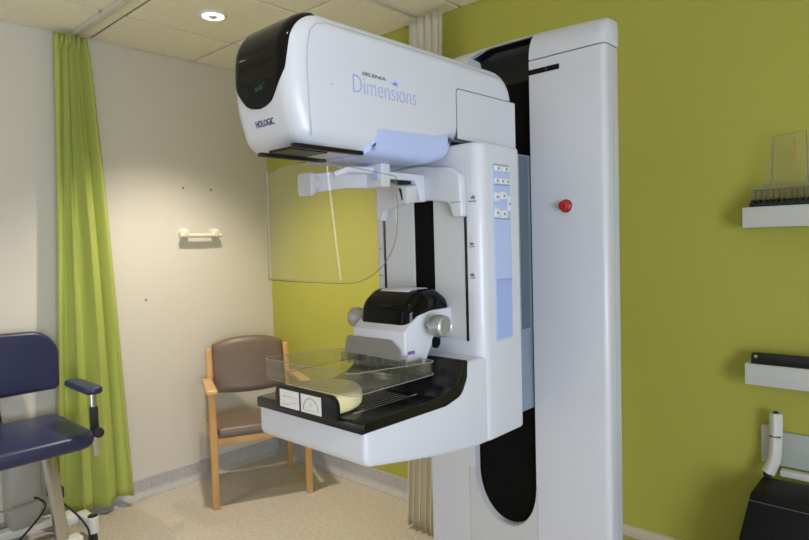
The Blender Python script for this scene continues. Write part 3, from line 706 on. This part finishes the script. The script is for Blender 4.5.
# ---------------------------------------------------------------- curtains and rail
def curtain(name, pt, nu, nv, mtl):
    bm = bmesh.new(); g = [[bm.verts.new(pt(a/nu, b/nv)) for b in range(nv+1)] for a in range(nu+1)]
    for A, B in zip(g, g[1:]):
        for b in range(nv): bm.faces.new((A[b], A[b+1], B[b+1], B[b]))
    o = link(name, bm, mtl, None, 80); o.modifiers.new('cloth', 'SOLIDIFY').thickness = .003; return o
def green_pt(u, v):              # u across, v from hem to heading
    t = 1-v
    ya = 1.142-.120*t; yb = 1.302+.133*t**.9
    ph_ = 2*math.pi*3.6*u+.9*math.sin(4*u+.8*t)
    amp = .022+.016*t
    x = -3.445 + amp*math.sin(ph_) + .008*math.sin(2.3*ph_+3*t)
    y = ya+(yb-ya)*(u+.035*math.sin(2*ph_)*(1-.3*t)) + .006*math.sin(4*t+7*u)
    if v > .97: x = -3.445+.02*math.sin(2*ph_)
    z = .055+(2.585-.055)*v + (.012*math.sin(9*u) if v < .02 else 0)
    return (x, y, z)
gc = tag(curtain('lime_curtain', green_pt, 150, 60, 'curtain_green'), 'lime green curtain gathered against the off-white wall', 'curtain')
rail = tag(empty('curtain_rail', (-1.9, 1.245, H)), 'slim white curtain rail fixed across the ceiling at the lime curtain', 'curtain rail')
child('track', box(WX0+.005, -.2, 1.228, 1.262, H-.022, H-.001, .003), 'rail', rail)
for k in range(5): child('rail_clip', box(-3.07+.62*k, -3.045+.62*k, 1.222, 1.268, H-.012, H-.001, .002), 'box_grey', rail)
def white_pt(u, v):
    t = 1-v
    xa = -2.075+.030*t; xb = -1.852-.02*t
    ph_ = 2*math.pi*5*u+.7*math.sin(6*u)
    y = 2.36-.15*t**1.2 + (.013+.004*t)*math.sin(ph_)
    x = xa+(xb-xa)*(u+.02*math.sin(2*ph_))
    return (x, y, .02+(2.575-.02)*v)
tag(curtain('white_curtain', white_pt, 120, 50, 'curtain_white'), 'off-white curtain hanging behind the machine against the lime wall', 'curtain')
wr = tag(empty('curtain_rail', (-2.05, 1.8, H)), 'slim white curtain rail above the off-white curtain', 'curtain rail')
child('track', box(-2.067, -2.037, 1.30, 2.40, H-.008, H-.001, .002), 'rail', wr)

# ---------------------------------------------------------------- handle and plugs on the off-white wall
hd = tag(empty('grab_bar', (WX0, 1.94, 1.54)), 'small cream grab bar with two round mounts on the off-white wall', 'grab bar')
for yy in (1.836, 2.044):
    child('mount', lathe([(.030, 0), (.030, .010), (.027, .022), (.025, .042), (.019, .052), (.001, .056)], (WX0, yy, 1.543), 'X', 24), 'handle', hd)
child('bar', tube([(WX0+.040, 1.80, 1.528), (WX0+.042, 1.94, 1.527), (WX0+.040, 2.075, 1.528)], .013, 12), 'handle', hd)
for yy, zz, lb in ((1.852, 1.822, 'tiny dark wall plug above the curtain-side mount of the cream grab bar'), (2.041, 1.818, 'tiny dark wall plug above the corner-side mount of the cream grab bar'), (1.588, 1.152, 'tiny dark wall plug low beside the lime curtain')):
    o = tag(link('wall_plug', lathe([(.007, 0), (.007, .002), (.004, .003), (.001, .003)], (WX0, yy, zz), 'X', 10), 'grid'), lb, 'wall plug', 'wall plugs')

# ---------------------------------------------------------------- shelves on the lime wall
def ledge(name, x0, x1, yf, za, zb_, label):
    t = tag(empty(name, ((x0+x1)/2, WY1, za)), label, 'shelf')
    child('front_lip', box(x0, x1, yf, yf+.012, za, zb_, .002), 'shelf', t)
    child('shelf_board', box(x0, x1, yf+.012, WY1, za, za+.012, .001), 'shelf', t)
    child('end_panel', box(x0, x0+.012, yf+.012, WY1, za+.012, zb_, .001), 'shelf', t)
    child('end_panel', box(x1-.012, x1, yf+.012, WY1, za+.012, zb_, .001), 'shelf', t)
    return t
YS = 2.36
ledge('wall_shelf', -.547, .30, YS, 1.466, 1.537, 'white box shelf holding spare clear paddles on the lime wall')
ledge('wall_shelf', -.540, .30, YS, .915, .989, 'white box shelf with a long black bar in it on the lime wall')
# spare paddles on the upper shelf
def spare(name, x0, x1, yb, ztop, label, scale_print=True):
    t = tag(empty(name, ((x0+x1)/2, yb, 1.478)), label, 'paddle', 'spare paddles on the upper shelf')
    child('holder', box(x0, x1, yb, yb+.05, 1.479, 1.552, .003), 'rubber', t)
    n = int((x1-x0)/.018)
    for k in range(n):
        x = x0+.006+k*(x1-x0-.012)/n
        child('holder_tooth', box(x, x+.009, yb-.001, yb+.051, 1.552, 1.562, .001, 1), 'rubber', t, 0)
        child('clear_tooth', box(x+.001, x+.010, yb+.004, yb+.046, 1.564, 1.596, .001, 1), 'clear_tooth', t, 0)
    child('clear_rail', box(x0, x1, yb+.002, yb+.05, 1.596, 1.600), 'clear_edge', t, 0)
    xa, xb = x0+.066, x0+.167
    pl = [Vector((xa-.03, 1.598)), Vector((xa-.004, 1.612)), Vector((xa, 1.63)), Vector((xa+.004, 1.775)), Vector((xb-.002, 1.782)), Vector((xb+.004, 1.612)), Vector((xb+.03, 1.598))]
    child('clear_plate', rex(pl, yb+.02, yb+.0225, 0, 'Y'), 'clear', t, 0)
    child('plate_rim', tube([(p.x, yb+.021, p.y) for p in pl], .0022, 6), 'clear_edge', t)
    if scale_print:
        for k in range(8): child('scale_print', box(xa+.060, xa+.068+.004*(k % 2), yb+.0188, yb+.0199, 1.695+k*.009, 1.699+k*.009), 'orange', t, 0)
    return t
spare('spare_paddle', -.530, -.27, YS+.02, 1.78, 'clear acrylic spare paddle with orange scale print in black toothed holder on shelf')
bar = tag(empty('black_bar', (-.2, YS+.04, .928)), 'long black bar standing in the lower white shelf', 'bar')
child('bar_body', rex(rpoly([(-.527, .928), (.20, .928), (.20, 1.024, .008), (-.527, 1.024, .008)]), YS+.03, YS+.05, .003, 'Y', 2), 'rubber', bar)
child('rivet', lathe([(.006, 0), (.006, -.002), (.001, -.003)], (-.512, YS+.03, 1.012), 'Y', 12), 'silver', bar)

# wall bracket with hooked arm
wb = tag(empty('wall_bracket', (-.45, WY1, .61)), 'white wall bracket with an upright hooked arm and pale panel on the lime wall', 'bracket')
child('mounting_plate', box(-.508, -.470, WY1-.03, WY1, .618, .752, .004), 'shelf', wb)
child('panel', box(-.462, .10, WY1-.02, WY1, .612, .735, .003), 'shelf_grey', wb)
armp = smooth_path([(-.455, WY1-.065, .812), (-.455, WY1-.065, .735), (-.458, WY1-.068, .66), (-.466, WY1-.074, .625), (-.476, WY1-.080, .598)])
child('hook_arm', tube(armp, 0, flat=(.036, .030)), 'base_white', wb, 40)
child('arm_joint', box(-.472, -.438, WY1-.088, WY1-.044, .731, .7335), 'seam', wb, 0)
child('arm_tip', lathe([(.008, 0), (.008, .006), (.001, .007)], (-.455, WY1-.065, .812), 'Z', 12), 'rubber', wb)
child('arm_foot', lathe([(.013, -.01), (.014, 0), (.012, .010)], (-.478, WY1-.080, .596), 'Z', 12), 'rubber', wb)
child('cross_bar', box(-.445, .10, WY1-.055, WY1-.020, .585, .608, .004), 'base_white', wb)

# black bin under the bracket
bn = tag(empty('black_bin', (-.28, 2.30, 0)), 'black box-shaped bin with sloping sides on the floor under the bracket', 'bin')
bb = bmesh.new()
lo = [(-.60, 2.10), (.04, 2.10), (.04, 2.40), (-.60, 2.40)]; hi = [(-.492, 2.223), (-.05, 2.223), (-.05, 2.40), (-.492, 2.40)]
va = [bb.verts.new((x, y, 0)) for x, y in lo]; vb = [bb.verts.new((x, y, .585)) for x, y in hi]
for k in range(4): bb.faces.new((va[k], va[(k+1) % 4], vb[(k+1) % 4], vb[k]))
bb.faces.new(va[::-1]); bb.faces.new(vb)
bmesh.ops.bevel(bb, geom=bb.edges[:], offset=.008, segments=2, affect='EDGES', profile=.5)
child('bin_body', bb, 'bin', bn)
child('lid_seam', box(-.496, -.044, 2.2135, 2.225, .557, .559), 'seam', bn, 0)
